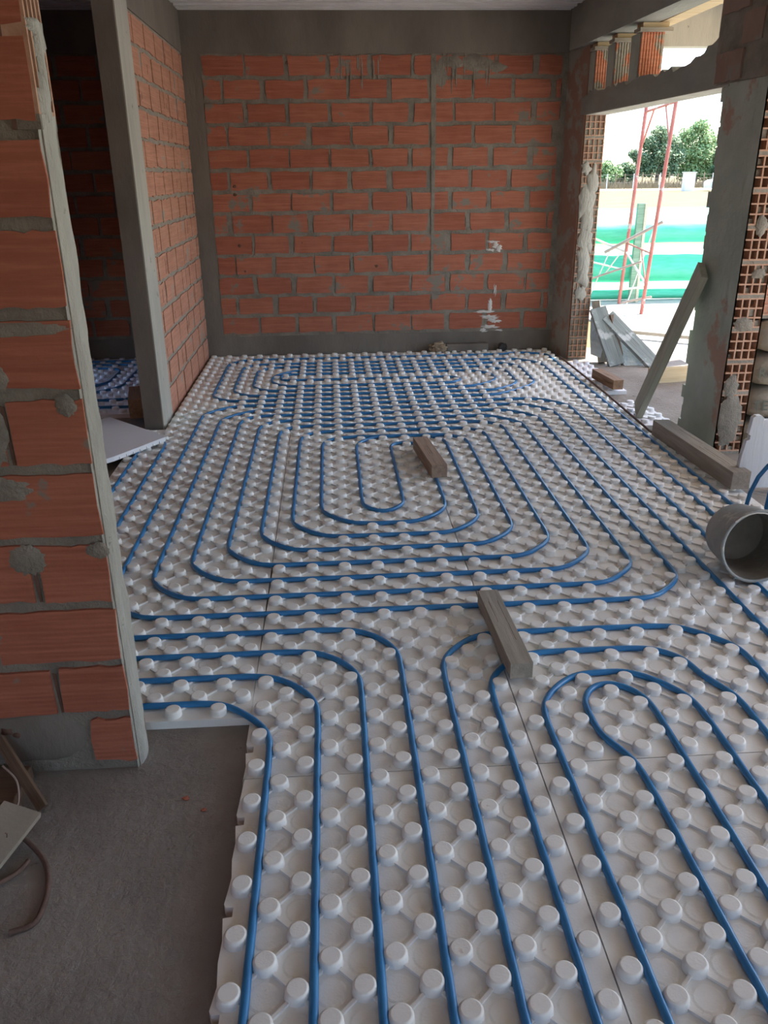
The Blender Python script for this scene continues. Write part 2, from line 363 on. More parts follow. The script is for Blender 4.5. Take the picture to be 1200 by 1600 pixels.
for cx, cz, ru, rz in ((-4.15, 6.95, .33, .75), (-3.9, 7.9, .3, .25), (-4.2, 5.9, .6, .25), (-2.6, 4.65, .2, .16), (-4.6, 10.9, .25, .25), (-3.55, 11.5, .45, .14), (-3.3, 8.7, .8, .12), (-5.0, 2.9, .35, .4), (-3.9, 4.5, .35, .3), (-2.75, 7.4, .18, .2), (-3.45, 12.95, .5, .16)):
    blob(b, o+Vector((0, -.0085, 0)), X, -Y, cx*P, (cz+.36)*P, ru*P, rz*P, .004, M_MORTAR, 34, .14)
# mortar-rendered end of the wall, rough, up to the open hollow bricks
n = 44; m_ = 5; vs = []
for i in range(n+1):
    z = -.36+(11.9+.36)*i/n
    for k in range(m_+1):
        yy = y0+(y1-y0)*k/m_; dx = mnoise.noise(Vector((z*1.7, k*.9, 3)))*.085
        edge = (.03 if k == 0 else 0)+mnoise.noise(Vector((z*2.3, 8, k)))*.05*(k in (0, m_))
        vs.append(W((xe-.05 if k in (0, m_) else xe+.06+dx*.7), yy+edge*(.3 if k == 0 else 1), z))
fs = [(i*(m_+1)+k, i*(m_+1)+k+1, (i+1)*(m_+1)+k+1, (i+1)*(m_+1)+k) for i in range(n) for k in range(m_)]
b.add(vs, fs, M_MORTAR_LT, True)
b.add([W(xe-.1, y0+.02, 11.9), W(xe+.02, y0+.02, 11.9), W(xe+.02, y1, 11.9), W(xe-.1, y1, 11.9)], [(0, 1, 2, 3)], M_MORTAR_LT)
hollow(b, W(xe+.01, y0, -.36)+Vector((0, 0, 0)), Y, X, .8*P, 12.05*P, 20.4*P, 4, 1, .05, .05, 1.34*P*2, .03)
for cz, cu, rz, ru in ((12.1, .3, .35, .2), (12.5, .42, .5, .10), (12.95, .45, .28, .2), (13.1, .3, .12, .26)):
    blob(b, W(xe+.0, y0, -.36), Y, X, cu*P, (cz+.36)*P, ru*P, rz*P, .012, M_MORTAR_LT, 16, .35)
struct(b, 'wall_front', 'near brick wall end with grey mortar edge at the left', 'wall')

# right wall
def xin(y):
    pts = [(-22, 19.2), (24.1, 18.1), (27.3, 17.9), (44, 17.2), (46.7, 16.7)]
    for (ya, xa), (yb_, xb) in zip(pts, pts[1:]):
        if y <= yb_: return xa+(xb-xa)*(y-ya)/(yb_-ya)
    return pts[-1][1]
T = 1.25
def wseg(b, ya, yb_, z0, z1, m, t0=0., t1=T):
    b.hexa([W(xin(ya)+t0, ya, z0), W(xin(ya)+t1, ya, z0), W(xin(yb_)+t1, yb_, z0), W(xin(yb_)+t0, yb_, z0),
            W(xin(ya)+t0, ya, z1), W(xin(ya)+t1, ya, z1), W(xin(yb_)+t1, yb_, z1), W(xin(yb_)+t0, yb_, z1)], m)
b = MB()
wseg(b, 44.0, 46.6, -.36, 17.75, M_PLASTER_J, 0, T-.02)
hollow(b, W(xin(43.9), 43.9, -.36), X, -Y, T*P, 0, 14.5*P, 4, 3, .18)
wseg(b, 43.9, 44.1, -.36, 14.1, M_HOLLOW, 0, .05)
for cz, cu, rz, ru in ((10.4, .75, 1.0, .35), (9.2, .5, 1.0, .5), (8.2, .6, .9, .42), (7.1, .6, .9, .45), (6.0, .55, 1.0, .42), (5.0, .6, .8, .4), (11.2, .3, .35, .3), (3.9, .55, .45, .35)):
    blob(b, W(xin(43.9), 43.9, -.36)+Vector((0, .001, 0)), X, -Y, cu*P, (cz+.36)*P, ru*P, rz*P, .014, M_MORTAR_LT, 16, .3)
struct(b, 'wall_right', 'far jamb of the right wall with exposed brick cells', 'wall')
b = MB()
wseg(b, 24.75, 27.2, -.36, 14.2, M_PLASTER)
for k in range(18):                      # ragged far edge of the pillar
    z0 = -.36+k*.82+random.uniform(-.1, .1); d = random.choice([.15, .3, .45, .1])
    if k in (3, 6, 9, 13): d = -.1
    if d > 0: wseg(b, 27.1, 27.2+d, z0, z0+random.uniform(.5, .86), M_PLASTER, .02, T-.1)
hollow(b, W(xin(24.1), 24.1, -.36), X, -Y, T*P, 0, 14.6*P, 4, 3, .35, .09)
wseg(b, 24.1, 24.8, -.36, 14.2, M_PLASTER, 0, .06)
wseg(b, 24.1, 24.8, -.36, 14.2, M_HOLLOW, T-.06, T)
wseg(b, 12.0, 28.3, 14.2, 17.8, M_MORTAR)
for k in range(3):
    z0 = (14.2+.36+k*1.2)*P
    yy = 28.2-(k % 2)*1.2
    while yy > 12.4:
        ya = max(yy-2.25, 12.1)
        q = xin((ya+yy)/2); brick(b, W(q+.0, 0, -.36)+Vector((.002, 0, 0)), Y, -X, ya*P, yy*P, z0+.012, z0+1.2*P-.008, .012, M_PLASTER_RED, .005)
        yy -= 2.42
for cz, cu, rz, ru in ((1.2, .5, 1.2, .5), (2.6, .4, .5, .3), (9, .6, .4, .25), (5.2, .5, .3, .4), (7.2, .8, .2, .3)):
    blob(b, W(xin(24.1), 24.1, -.36)+Vector((0, .001, 0)), X, -Y, cu*P, (cz+.36)*P, ru*P, rz*P, .008, M_MORTAR, 30, .15)
struct(b, 'wall_right_pillar', 'plastered brick pillar between the two right openings', 'wall')
# lintel with mortar ridge on top
b = MB()
wseg(b, 26.9, 44.6, 14.13, 15.05, M_CONC_R, -.005, T)
b.hexa([W(xin(27)-.02, 26.9, 14.10), W(xin(27)+T+.05, 26.9, 14.10), W(xin(44)+T+.05, 44, 14.10), W(xin(44)-.02, 44, 14.10),
        W(xin(27)-.02, 26.9, 14.14), W(xin(27)+T+.05, 26.9, 14.14), W(xin(44)+T+.05, 44, 14.14), W(xin(44)-.02, 44, 14.14)], M_CONC_LT)
prof = []; yy = 44.6
while yy > 27.6:
    prof.append((yy, 15.25+max(0, (31-yy))*.28+random.uniform(-.14, .16))); yy -= random.uniform(.25, .5)
bot = [W(xin(p[0]), p[0], 15.0) for p in prof]; top = [W(xin(p[0]), p[0], p[1]) for p in prof]
for i in range(len(prof)-1):
    a, c, d, e = bot[i], bot[i+1], top[i+1], top[i]; t = Vector((T*P*.9, 0, 0))
    b.hexa([c, c+t, a+t, a, d, d+t, e+t, e], M_CONC_R)
struct(b, 'trim_1', 'concrete lintel spanning the right opening', 'lintel')
b = MB()
wseg(b, -21.5, 46.6, 17.75, 20.2, M_CONC_R, -.03, T+.02)
struct(b, 'trim_2', 'concrete beam along the top of the right wall', 'beam')
# unseen rest of the shell, its openings sized to set the indoor light
b = MB(); b.boxP((-17, -22, -.36), (-16, 35.5, 20.2), M_BRICK); b.boxP((-17, 40, -.36), (-16, 46.6, 20.2), M_BRICK); b.boxP((-17, 35.5, 6.5), (-16, 40, 20.2), M_CONC); struct(b, 'wall_left_outer', 'unseen outer brick wall of the left room, opening added for light', 'wall')  # low opening added to light the left room floor
b = MB(); b.boxP((-17, -22, -.36), (-8, -21, 20.2), M_BRICK); b.boxP((-8, -22, 14), (10, -21, 20.2), M_CONC); b.boxP((-8, -22, -.36), (-4, -21, 14), M_BRICK); b.boxP((8, -22, -.36), (20, -21, 20.2), M_BRICK)
struct(b, 'wall_behind', 'unseen brick wall behind the camera, opening sized for the light', 'wall')
b = MB(); wseg(b, -21, -13, -.36, 17.8, M_BRICK); wseg(b, -3.0, 3.0, -.36, 17.8, M_BRICK); wseg(b, 12, 17, -.36, 17.8, M_BRICK)
struct(b, 'wall_right_near', 'unseen right wall piers nearer the camera, spaced to tune the light', 'wall')
# brick piers on the lintel with timber packers
for k, (yp, dep, words) in enumerate(((43.0, 1.0, 'farthest'), (40.0, 1.2, 'middle'), (36.6, 1.35, 'nearest'))):
    xa = xin(yp); zt = 17.33
    r = empty('brick_pier', W(xa+.6, yp+.5, 15.3), words+' of three ribbed brick piers standing on the lintel', 'brick pier', 'brick piers on the lintel')
    q = MB(); q.boxP((xa+.05, yp+.04, 15.12), (xa+T-.02, yp+dep, zt), M_MORTAR)
    nr = 8; wv = (T-.1)/nr
    for i in range(nr): q.boxP((xa+.06+i*wv+.02, yp-.05, 15.12), (xa+.06+(i+1)*wv-.035, yp+.06, zt), M_PIER)
    q.boxP((xa+.05, yp, 15.12), (xa+T-.03, yp+.05, zt), M_PIER)
    q.boxP((xa+.02, yp+.1, 15.12), (xa+.06, yp+dep, zt), M_PLASTER)
    q.build('brick', r)
    q = MB(); q.boxP((xa-.15, yp-.35, zt), (xa+T+.25, yp+.55, zt+.16), M_WOOD_GREY); q.build('packer', r)
    q = MB(); q.boxP((xa+.05, yp-.15, zt+.17), (xa+T+.1, yp+.75, zt+.40), M_WOOD_YEL); q.build('packer', r)

# ------------------------------------------------------------------ porch outside
b = MB()
b.boxP((18.4, -21, 20.2), (37, 47.6, 21.2), M_CONC)  # real porch, run on out of view to keep the sun off indoors
yy = -20
while yy < 46:
    b.boxP((19.3, yy, 20.08), (36.9, yy+1.9, 20.2), M_WOOD_YEL); yy += 2.
struct(b, 'ceiling_porch', 'porch roof slab with pale boards beneath, extended unseen to block sun', 'ceiling')
b = MB(); b.boxP((17.9, 46.6, 17.98), (37, 47.6, 20.2), M_CONC_LT); struct(b, 'trim_3', 'concrete edge beam of the porch roof', 'beam')
b = MB(); b.boxP((36, 46.6, -.9), (37, 47.6, 17.98), M_CONC_LT); struct(b, 'trim_4', 'concrete porch column', 'column')
for k, (xa, xb, z, ya, yb_, words) in enumerate(((18.5, 19.4, 17.75, 29, 46, 'long pale formwork plank under the porch roof beside the beam'), (19.6, 20.6, 18.6, 27, 45.5, 'pale formwork plank under the porch roof, second from the beam'))):
    q = MB(); q.boxP((xa, ya, z), (xb, yb_, z+.22), M_WOOD_YEL)
    for c in range(3): q.boxP((xa+.15, ya+3+c*5, z+.22), (xb-.1, ya+3.6+c*5, 20.08), M_WOOD_YEL)
    tag(q.build('formwork_plank', bevel=.003), words, 'plank')

# ------------------------------------------------------------------ foam panels
def wx(x): return x+.03*max(0, x-9)
ZT = -.16
def stud(mb, x, y, m, seg):
    prof = [(.20, ZT), (.185, -.035), (.17, -.008), (.145, 0)]
    dx, dy = random.uniform(-.006, .006), random.uniform(-.006, .006)
    vs = [W(x+dx+r*math.cos(2*math.pi*k/seg), y+dy+r*math.sin(2*math.pi*k/seg), z) for r, z in prof for k in range(seg)]
    fs = [(i*seg+k, i*seg+(k+1) % seg, (i+1)*seg+(k+1) % seg, (i+1)*seg+k) for i in range(3) for k in range(seg)]
    mb.add(vs, fs, m, True); mb.add(vs[-seg:], [tuple(range(seg))], m)
def panel_mesh(x0, x1, y0, y1, m, notch=False, excl=None, seg=None):
    mb = MB(); g = .013
    seg = seg or (28 if y0 < 8 else 18 if y0 < 24 else 12)
    X0, X1 = wx(x0)+g, wx(x1)-g
    if notch:
        left = []; y = y1-g
        ks = [k for k in (5.62, 3.56, 1.52, -.35, -2.4) if y0 < k < y1]
        left.append((X0+.03, y))
        for k in ks: left += [(X0-.03, k+.2), (X0+.0, k+.13), (X0+.13, k+.13), (X0+.13, k-.06), (X0-.02, k-.08), (X0+.02, k-.5), (X0, k-.9), (X0+.035, k-1.3)]
        left.append((X0, y0+g))
        poly = left+[(X1, y0+g), (X1, y1-g)]
    else: poly = [(X0, y1-g), (X0, y0+g), (X1, y0+g), (X1, y1-g)]
    mb.prism([W(a, c, -.36) for a, c in poly], (0, 0, (ZT+.36)*P), m)
    j = math.floor(y0*2)/2
    while j < y1:
        off = .5 if (round(j*2) % 2) else 0
        i = math.floor(x0)-1+off
        while i <= x1:
            ok = x0+.15 < i < x1-.15 and y0+.17 < j < y1-.17
            if ok and not (excl and excl(i, j)):
                stud(mb, wx(i), j, m, seg)
                if y0 < 30:
                    for sx, sy_ in ((1, 1), (-1, 1)):      # thin ribs running diagonally between studs
                        a = Vector((wx(i)+sx*.12, j+sy_*.12, 0)); c = Vector((wx(i)+sx*.39, j+sy_*.39, 0))
                        if x0+.05 < i+sx*.4 < x1-.05 and j+.4 < y1-.05:
                            nn = Vector((-(c-a).y, (c-a).x, 0)).normalized()*.028
                            mb.hexa([W(*(q.x, q.y, zz)) for zz in (ZT, ZT+.05) for q in ((a-nn, a+nn, c+nn, c-nn) if sx > 0 else (a-nn, a+nn, c+nn, c-nn))][:8], m)
            # shallow round pads between the studs
            px, py = i+.5, j
            if y0 < 16 and x0+.25 < px < x1-.25 and y0+.25 < py < y1-.25:
                sg = 14; vs = [W(wx(px)+r*math.cos(2*math.pi*k/sg), py+r*math.sin(2*math.pi*k/sg), z) for r, z in ((.25, ZT), (.21, ZT+.010)) for k in range(sg)]
                mb.add(vs, [(k, (k+1) % sg, sg+(k+1) % sg, sg+k) for k in range(sg)]+[tuple(range(sg, 2*sg))], m)
            i += 1
        j += .5
    return mb
rows = [(-4.75, 4.75, 'front row'), (4.75, 14.25, 'second row back'), (14.25, 23.75, 'third row back'), (23.75, 33.25, 'fourth row back'), (33.25, 42.75, 'fifth row back'), (42.75, 46.45, 'last row at the far wall')]
cols = [(-7.3, -.25, 'left column'), (-.25, 5.75, 'second column from the left'), (5.75, 11.75, 'third column from the left'), (11.75, 16.2, 'right-hand column')]
for ci, (xa, xb, cn) in enumerate(cols):
    for ri, (ya, yb_, rn) in enumerate(rows):
        if ci == 0 and ri == 0: continue
        a, x2 = ya, xb
        if ci == 0 and ri == 1: a = 6.75
        if ci == 3 and ri < 3: x2 = 17.75 if ri < 2 else 16.9
        x1_ = xa
        if ci == 0 and ri >= 4: x1_ = -6.25
        ex = None
        if ci == 0 and ri == 3: ex = lambda i, j: i < -6.05 and j > 29.6
        if ci == 0 and ri == 3:
            mb = panel_mesh(-6.25, xb, a, yb_, M_FOAM, excl=ex); m2 = panel_mesh(-7.3, -6.22, a, 29.6, M_FOAM)
            mb.add(m2.v, m2.f, M_FOAM)
        else: mb = panel_mesh(x1_, x2, a, yb_, M_FOAM, notch=(ci == 1 and ri <= 1), excl=ex)
        tag(mb.build('foam_panel'), 'studded foam panel, %s, %s' % (cn, rn), 'foam panel', 'studded foam floor panels')
for (xa, xb, ya, yb_, lab) in ((16.32, 17.95, 34.6, 42.2, 'narrow studded foam strip right of the iron rod, by the far jamb'), (16.32, 17.95, 28.0, 32.2, 'narrow studded foam strip around the foot of the leaning prop'),
                             (-15.9, -11.6, 33, 46.45, 'studded foam panel at the left of the dark side room'), (-11.6, -7.3, 32.6, 46.45, 'studded foam panel beside the dark wood block in the side room')):
    g = 1 if xa > 0 else 0
    mb = MB(); src = panel_mesh(xa-(.22 if g else 0), xb-(.22 if g else 0), ya, yb_, M_FOAM_CLEAN); tag(src.build('foam_panel'), lab, 'foam panel', 'studded foam floor panels')

# ------------------------------------------------------------------ blue pipes
ZP = ZT+.085; PR = .074
def fillet(pts, r=1.5):
    out = [Vector(pts[0][:2])]
    for i in range(1, len(pts)-1):
        a, p, c = Vector(pts[i-1][:2]), Vector(pts[i][:2]), Vector(pts[i+1][:2]); rr = pts[i][2] if len(pts[i]) > 2 else r
        d1, d2_ = (a-p), (c-p); l = min(rr, d1.length*.5, d2_.length*.5) ; d1.normalize(); d2_.normalize()
        s, e = p+d1*l, p+d2_*l
        for k in range(9):
            t = k/8; # circular-like corner
            out.append(s*(1-t)**3+(s+(p-s)*.6)*3*t*(1-t)**2+(e+(p-e)*.6)*3*t*t*(1-t)+e*t**3)
    out.append(Vector(pts[-1][:2])); return out
def resample(pts, step=.5):
    out = [pts[0]]
    for a, c in zip(pts, pts[1:]):
        n = max(1, int((c-a).length/step))
        for k in range(1, n+1): out.append(a+(c-a)*k/n)
    return out
def deflect(pl, clear=.264):
    pl = [Vector(q) for q in resample(pl, .16)]
    for it in range(26):
        if it < 22:
            pl = [pl[0]]+[pl[i]*.6+(pl[i-1]+pl[i+1])*.2 for i in range(1, len(pl)-1)]+[pl[-1]]
        for i, q in enumerate(pl):
            for oj in (0, .5):
                c = Vector((round(q.x-oj)+oj, round(q.y-oj)+oj)); d = q-c; l = d.length
                if l < clear and i not in (0, len(pl)-1): pl[i] = c+(d/l if l > 1e-4 else Vector((1, 0)))*clear
    for it in range(7): pl = [pl[0]]+[pl[i]*.5+(pl[i-1]+pl[i+1])*.25 for i in range(1, len(pl)-1)]+[pl[-1]]
    return pl
def pipe(pts2, label, extra=None, name='heating_pipe', seg=10, raw=False):
    pl = pts2 if raw else fillet(pts2)
    pl = [Vector((wx(q.x), q.y)) for q in deflect(pl)]
    pts = [W(q.x, q.y, ZP) for q in pl]
    if extra: pts += [W(*e) for e in extra]
    mb = MB(); mb.tube(pts, PR*P, M_PIPE, seg)
    return tag(mb.build(name), label, 'heating pipe', 'blue underfloor heating pipes')
def chain(vs): return vs
# double spiral of the middle of the room
p1 = [(4.95, 26.35, .7), (5.75, 25.6, .6), (5.75, 17.3, 1.4), (1.25, 17.3, 1.4), (1.25, 27.52, 1.3), (7.75, 27.3, 1.6), (7.75, 15.3, 1.6), (-.75, 15.3, 1.5), (-.75, 29.27, 1.5), (9.75, 29.27, 1.6), (9.75, 13.3, 1.7), (-2.75, 13.3, 1.5), (-2.75, 31.27, 1.6), (11.75, 31.27, 1.9), (11.75, 11.32, 1.8), (-4.75, 11.3, 1.4), (-4.75, 33.3, 1.9), (13.75, 33.3, 1.9), (13.75, 5.5)]
p2 = [(4.95, 26.35, .7), (4.22, 26.1, .5), (4.25, 18.35, .9), (2.68, 18.35, .9), (2.68, 27.40, 1.7), (6.85, 27.38, 1.5), (6.80, 16.3, 1.7), (.25, 16.3, 1.5), (.25, 28.27, 1.4), (8.75, 28.27, 1.6), (8.75, 14.3, 1.7), (-1.75, 14.3, 1.5), (-1.75, 30.27, 1.5), (10.75, 30.27, 1.7), (10.75, 12.3, 1.8), (-3.75, 12.3, 1.4), (-3.75, 32.27, 1.8), (12.75, 32.3, 1.9), (12.75, 11.5, 1), (12.95, -3)]
pa = fillet(p1); pb = fillet(p2)
pipe(list(reversed(pa))+pb[1:], 'blue pipe coiled in a double spiral around the middle wood block', raw=True)
q = [(15.75, 17.2), (15.75, 45.2, 1.5), (11, 44.75, .5), (-4.7, 44.75, 1.3), (-4.68, 34.4, .9), (10.9, 34.35, 1.3), (13.25, 36.0, 1.0), (13.25, 42.27, 1.8), (-2.7, 42.27, 1.4), (-2.72, 36.27, 1.), (9.6, 36.3, 1.2), (11.3, 37.2, .9), (11.3, 40.3, 1.5), (-1.3, 40.2, .8), (-1.25, 38.8, .7), (9.25, 38.7, .6), (9.25, 37.4, .6), (-1.75, 37.33, 1.0), (-1.75, 41.3, 1.8), (12.25, 41.3, 2.0), (12.25, 35.5, 1.4), (-3.65, 35.3, 1.0), (-3.65, 43.3, 1.4), (14.75, 43.5, 2.2), (14.75, 14.5)]
rb = [(wx(15.75), 17.1, ZT+.10), (16.03, 16.95, .1), (16.13, 17, .68), (16.33, 17, 1.26), (16.6, 17.0, 1.65), (17.0, 17.0, 2.0), (17.5, 16.9, 2.1), (17.9, 16.6, 1.7), (18.0, 16.3, .6), (18.0, 16.2, -.22)]
pq = fillet(q)
mb = MB(); pl = [Vector((wx(v.x), v.y)) for v in deflect(pq)]
pts = [W(*e) for e in reversed(rb[1:])]+[W(v.x, v.y, ZP) for v in pl]+[W(15.1, 14.0, -.02), W(15.6, 13.6, .8), W(16.4, 13.9, 1.9), W(17.4, 14.8, 2.4)]
mb.tube(pts, PR*P, M_PIPE, 10); tag(mb.build('heating_pipe'), 'blue pipe looping along the far brick wall and rising beside the bucket', 'heating pipe', 'blue underfloor heating pipes')
mb = MB(); mb.tube([W(16.62, 15.2, ZT+.07), W(16.60, 16.2, ZT+.07), W(16.66, 16.75, .2), W(16.72, 16.8, .9), W(16.9, 16.7, 1.5), W(17.3, 16.4, 2.0), W(17.7, 15.7, 2.0), W(17.8, 15.2, 1.0), W(17.75, 15.0, ZT+.07)], PR*P, M_PIPE, 10)
tag(mb.build('heating_pipe'), 'short blue pipe arching up behind the bucket at the right edge', 'heating pipe', 'blue underfloor heating pipes')
pipe([(.24, -4.6), (.24, 7.22, 1.7), (-12, 7.22)], 'leftmost of the near blue pipes, bending left along the foam edge')
pipe([(1.25, -4.6), (1.25, 8.35, 1.7), (-12, 8.3)], 'second near blue pipe from the left, bending left behind the stub wall')
pipe([(2.26, -4.6), (2.26, 9.4, 1.7), (-6.75, 9.35, 1.6), (-6.78, 26.8, .7), (-9, 27.0)], 'third near blue pipe from the left, reappearing at the flipped panel corner')
pipe([(3.27, -4.6), (3.27, 10.4, 1.8), (-5.75, 10.35, 1.6), (-5.72, 27.9, .9), (-9, 28.2)], 'fourth near blue pipe from the left, the widest of the left bends')
pipe([(4.28, -4.6), (4.24, 9.85, 1.9), (11.75, 9.95, 2.6), (11.85, -3)], 'outermost of the four nested near right pipe loops')
pipe([(5.28, -4.6), (5.22, 8.8, 1.8), (10.75, 8.9, 2.6), (10.8, -3)], 'second nested near right pipe loop from outside, passing under the wood block')
def spline(cps, n=8):
    out = []; c = [Vector(v) for v in cps]; c = [c[0]]+c+[c[-1]]
    for i in range(1, len(c)-2):
        for k in range(n):
            t = k/n; a, b_, d, e = c[i-1], c[i], c[i+1], c[i+2]
            out.append(.5*((2*b_)+(-a+d)*t+(2*a-5*b_+4*d-e)*t*t+(-a+3*b_-3*d+e)*t**3))
    out.append(c[-2]); return out
pipe(spline([(6.3, -4.6), (6.3, -1), (6.27, 2.5), (6.2, 4.8), (6.25, 6.1), (6.5, 6.95), (7.13, 7.68), (7.88, 7.9), (8.5, 7.86), (9.1, 7.5), (9.6, 6.75), (9.76, 5.69), (9.8, 4.5), (9.8, 1), (9.8, -3)], 5), 'third nested near right pipe loop, round-topped, enclosing the smallest one', raw=True)
pipe(spline([(7.95, -4.6), (7.93, -.5), (7.9, 1.3), (7.83, 3.5), (7.68, 4.66), (7.38, 5.44), (7.24, 6.1), (7.27, 6.67), (7.5, 7.16), (7.95, 7.36), (8.42, 7.2), (8.77, 6.6), (8.84, 5.6), (8.82, 4.4), (8.8, 1), (8.8, -3)], 5), 'smallest innermost near right pipe loop with the slanting left leg', raw=True)
pipe([(-16, 33.7), (-9.7, 33.75, 1), (-8.2, 33.5)], 'blue pipe meeting the dark wood block in the side room')
pipe([(-16, 35.0), (-8.75, 35.1, 1.4), (-8.75, 46)], 'blue pipe curving up beside the partition in the side room')
pipe([(-16, 36.8), (-10.3, 36.8, 1.5), (-10.25, 44.3, 1.4), (-16, 44.4)], 'wider blue pipe loop in the dark side room')
pipe([(-16, 38.3), (-11.4, 38.3, 1), (-11.3, 43.3, 1.2), (-16, 43.4)], 'inner blue pipe loop in the dark side room')
pipe([(-16, 45.4), (-7.6, 45.5)], 'blue pipe along the back of the dark side room')

# ------------------------------------------------------------------ loose timber and debris indoors
def timber(p0, p1, w, h, m, name, label, cat='wood block', up=Zv, bevel=.004, taper=None, parent=None):
    p0, p1 = Vector(p0), Vector(p1); t = (p1-p0).normalized(); s = t.cross(up).normalized(); u = s.cross(t).normalized()
    L = (p1-p0).length; mb = MB(); mb.box((0, -w/2, 0), (L, w/2, h), m)
    # a few knife-thin checks in the top
    for k in range(3):
        a = random.uniform(.1, .6)*L; c = random.uniform(-.3, .3)*w
        mb.box((a, c, h-.001), (a+.3*L, c+.0015, h+.0006), M_WOOD_DARK)
    ob = mb.build(name, parent, bevel=bevel)
    R = Matrix((t, -s, u)).transposed().to_4x4(); R.translation = p0; ob.matrix_world = R
    if parent is None: tag(ob, label, cat)
    return ob
timber(W(5.50, 25.1, .0), W(5.86, 21.35, .0), .62*P, .52*P, M_WOOD, 'wood_block', 'cracked brown wood block lying inside the middle pipe spiral')
timber(W(5.88, 11.2, .0), W(6.02, 7.55, .0), .54*P, .42*P, M_WOOD_GREY, 'wood_block', 'long grey cement-stained wood block across the near pipes')
timber(W(17.05, 37.2, .0), W(17.35, 34.3, .0), .58*P, .52*P, M_WOOD_BROWN, 'wood_block', 'small brown wood block on the foam strip near the far jamb')
timber(W(16.5, 26.1, .0), W(16.85, 19.05, .0), .72*P, .68*P, M_WOOD_GREY, 'timber_beam', 'long grey timber beam lying at the foot of the plastered pillar', 'timber')
timber(W(-8.3, 34.0, 0), W(-7.75, 31.2, 0), .95*P, .95*P, M_WOOD_BROWN, 'wood_block', 'dark brown wood block behind the end of the partition')
timber(W(17.0, 29.8, .02), W(17.78, 26.35, 7.1), 1.2*P, .3*P, M_PROP, 'prop_board', 'leaning greenish-grey board propped against the plastered pillar', 'board', up=Vector((-1, .15, .2)))
mb = MB(); mb.tube([W(16.45, 43.2, .05), W(16.42, 41, .06), W(16.40, 37, .06), W(16.36, 33, .06), W(16.26, 29.2, .05), W(16.2, 26.3, .05)], .055*P, M_RUST, 6)
tag(mb.build('iron_rod'), 'thin dark iron rod lying along the right edge of the foam', 'rod')
# flipped foam panel
mb = MB(); tp = [(-5.78, 27.15, .22), (-6.4, 27.95, .25), (-9.1, 30.75, .3), (-12.4, 27.0, .35), (-9.5, 22.2, .3), (-7.42, 24.55, .25)]
mb.prism([W(a, c, .02) for a, c, z in tp], (0, 0, .2*P), M_FOAM_CLEAN)
for k in range(7):
    t = .12+k*.13; a = Vector((-5.78, 27.15))*(1-t)+Vector((-7.42, 24.55))*t
    mb.boxP((a.x-.12, a.y-.03, .02), (a.x+.02, a.y+.1, .12), M_FOAM_CLEAN)
tag(mb.build('foam_panel'), 'smooth-backed foam panel lying upside down at the partition foot', 'foam panel')
# foam panel standing on edge by the doorway
mb = MB(); pr = [(16.9, -.16), (20.2, -.16), (20.2, 2.55), (17.62, 2.50), (17.6, 2.6), (17.5, 2.68), (17.3, 2.68), (17.2, 2.6), (17.17, 2.3), (17.13, 1.98), (17.2, 1.93), (17.2, 1.78), (17.08, 1.72), (16.98, 1.0)]
mb.prism([W(x, 19.55, z) for x, z in reversed(pr)], (0, .22*P, 0), M_FOAM_GREY)
ob = tag(mb.build('foam_panel'), 'pale foam panel standing on edge behind the rising pipes', 'foam panel')
# rubble by the far wall
random.seed(11)
def lump(mb, c, r, m, sub=3, k=.35):
    import bmesh
    bm = bmesh.new(); bmesh.ops.create_icosphere(bm, subdivisions=sub, radius=1)
    vs = []
    for v in bm.verts:
        q = 1+k*mnoise.noise(v.co*2.2+Vector(c)*7)+k*.5*mnoise.noise(v.co*5+Vector(c)*3); vs.append(Vector(c)+Vector((v.co.x*r[0]*q, v.co.y*r[1]*q, v.co.z*r[2]*q)))
    mb.add(vs, [tuple(v.index for v in f.verts) for f in bm.faces], m, False); bm.free()
mb = MB(); lump(mb, W(8.95, 45.95, .25), (.6*P, .28*P, .34*P), M_ROCK, 3, .5); tag(mb.build('rubble_chunk'), 'sandy broken rubble chunk at the foot of the far wall', 'rubble')
mb = MB(); mb.boxP((9.5, 45.9, -.12), (12.35, 46.45, .42), M_CONC); tag(mb.build('cement_block', bevel=.012), 'long flat cement-covered block lying against the far wall', 'block')
mb = MB(); lump(mb, W(13.35, 46.1, .15), (.32*P, .22*P, .33*P), M_TYRE, 2, .6); tag(mb.build('crumpled_bag'), 'small dark crumpled scrap on the foam in the far right corner', 'scrap')

# bucket lying on its side
r = empty('bucket', W(13.9, 12.2, 0), 'cement-stained grey bucket tipped on its side on the near right pipes', 'bucket')
ax = Vector((0, -.99, .12)).normalized(); Rr = 1.06*P; c1 = W(13.82, 11.95, 1.06); c0 = c1-ax*1.55*P
ax = (c1-c0).normalized(); uu = ax.orthogonal().normalized(); vv = ax.cross(uu)
def ring(c, rad, n=40): return [c+(uu*math.cos(2*math.pi*k/n)+vv*math.sin(2*math.pi*k/n))*rad for k in range(n)]
n = 40; mb = MB(); rs = [ring(c0, Rr*.80), ring(c0+(c1-c0)*.06, Rr*.84), ring(c0+(c1-c0)*.9, Rr*.985), ring(c1, Rr)]
mb.add([v for R in rs for v in R], [(i*n+k, i*n+(k+1) % n, (i+1)*n+(k+1) % n, (i+1)*n+k) for i in range(3) for k in range(n)], M_BUCKET, True)
mb.add(rs[0], [tuple(reversed(range(n)))], M_BUCKET)
ri = [ring(c1, Rr*.965), ring(c0+(c1-c0)*.12, Rr*.80)]
mb.add([v for R in ri for v in R], [(k, n+k, n+(k+1) % n, (k+1) % n) for k in range(n)][::-1], M_BUCKET_IN, True)
mb.add(ri[1], [tuple(range(n))], M_BUCKET_IN)
mb.build('bucket_body', r)
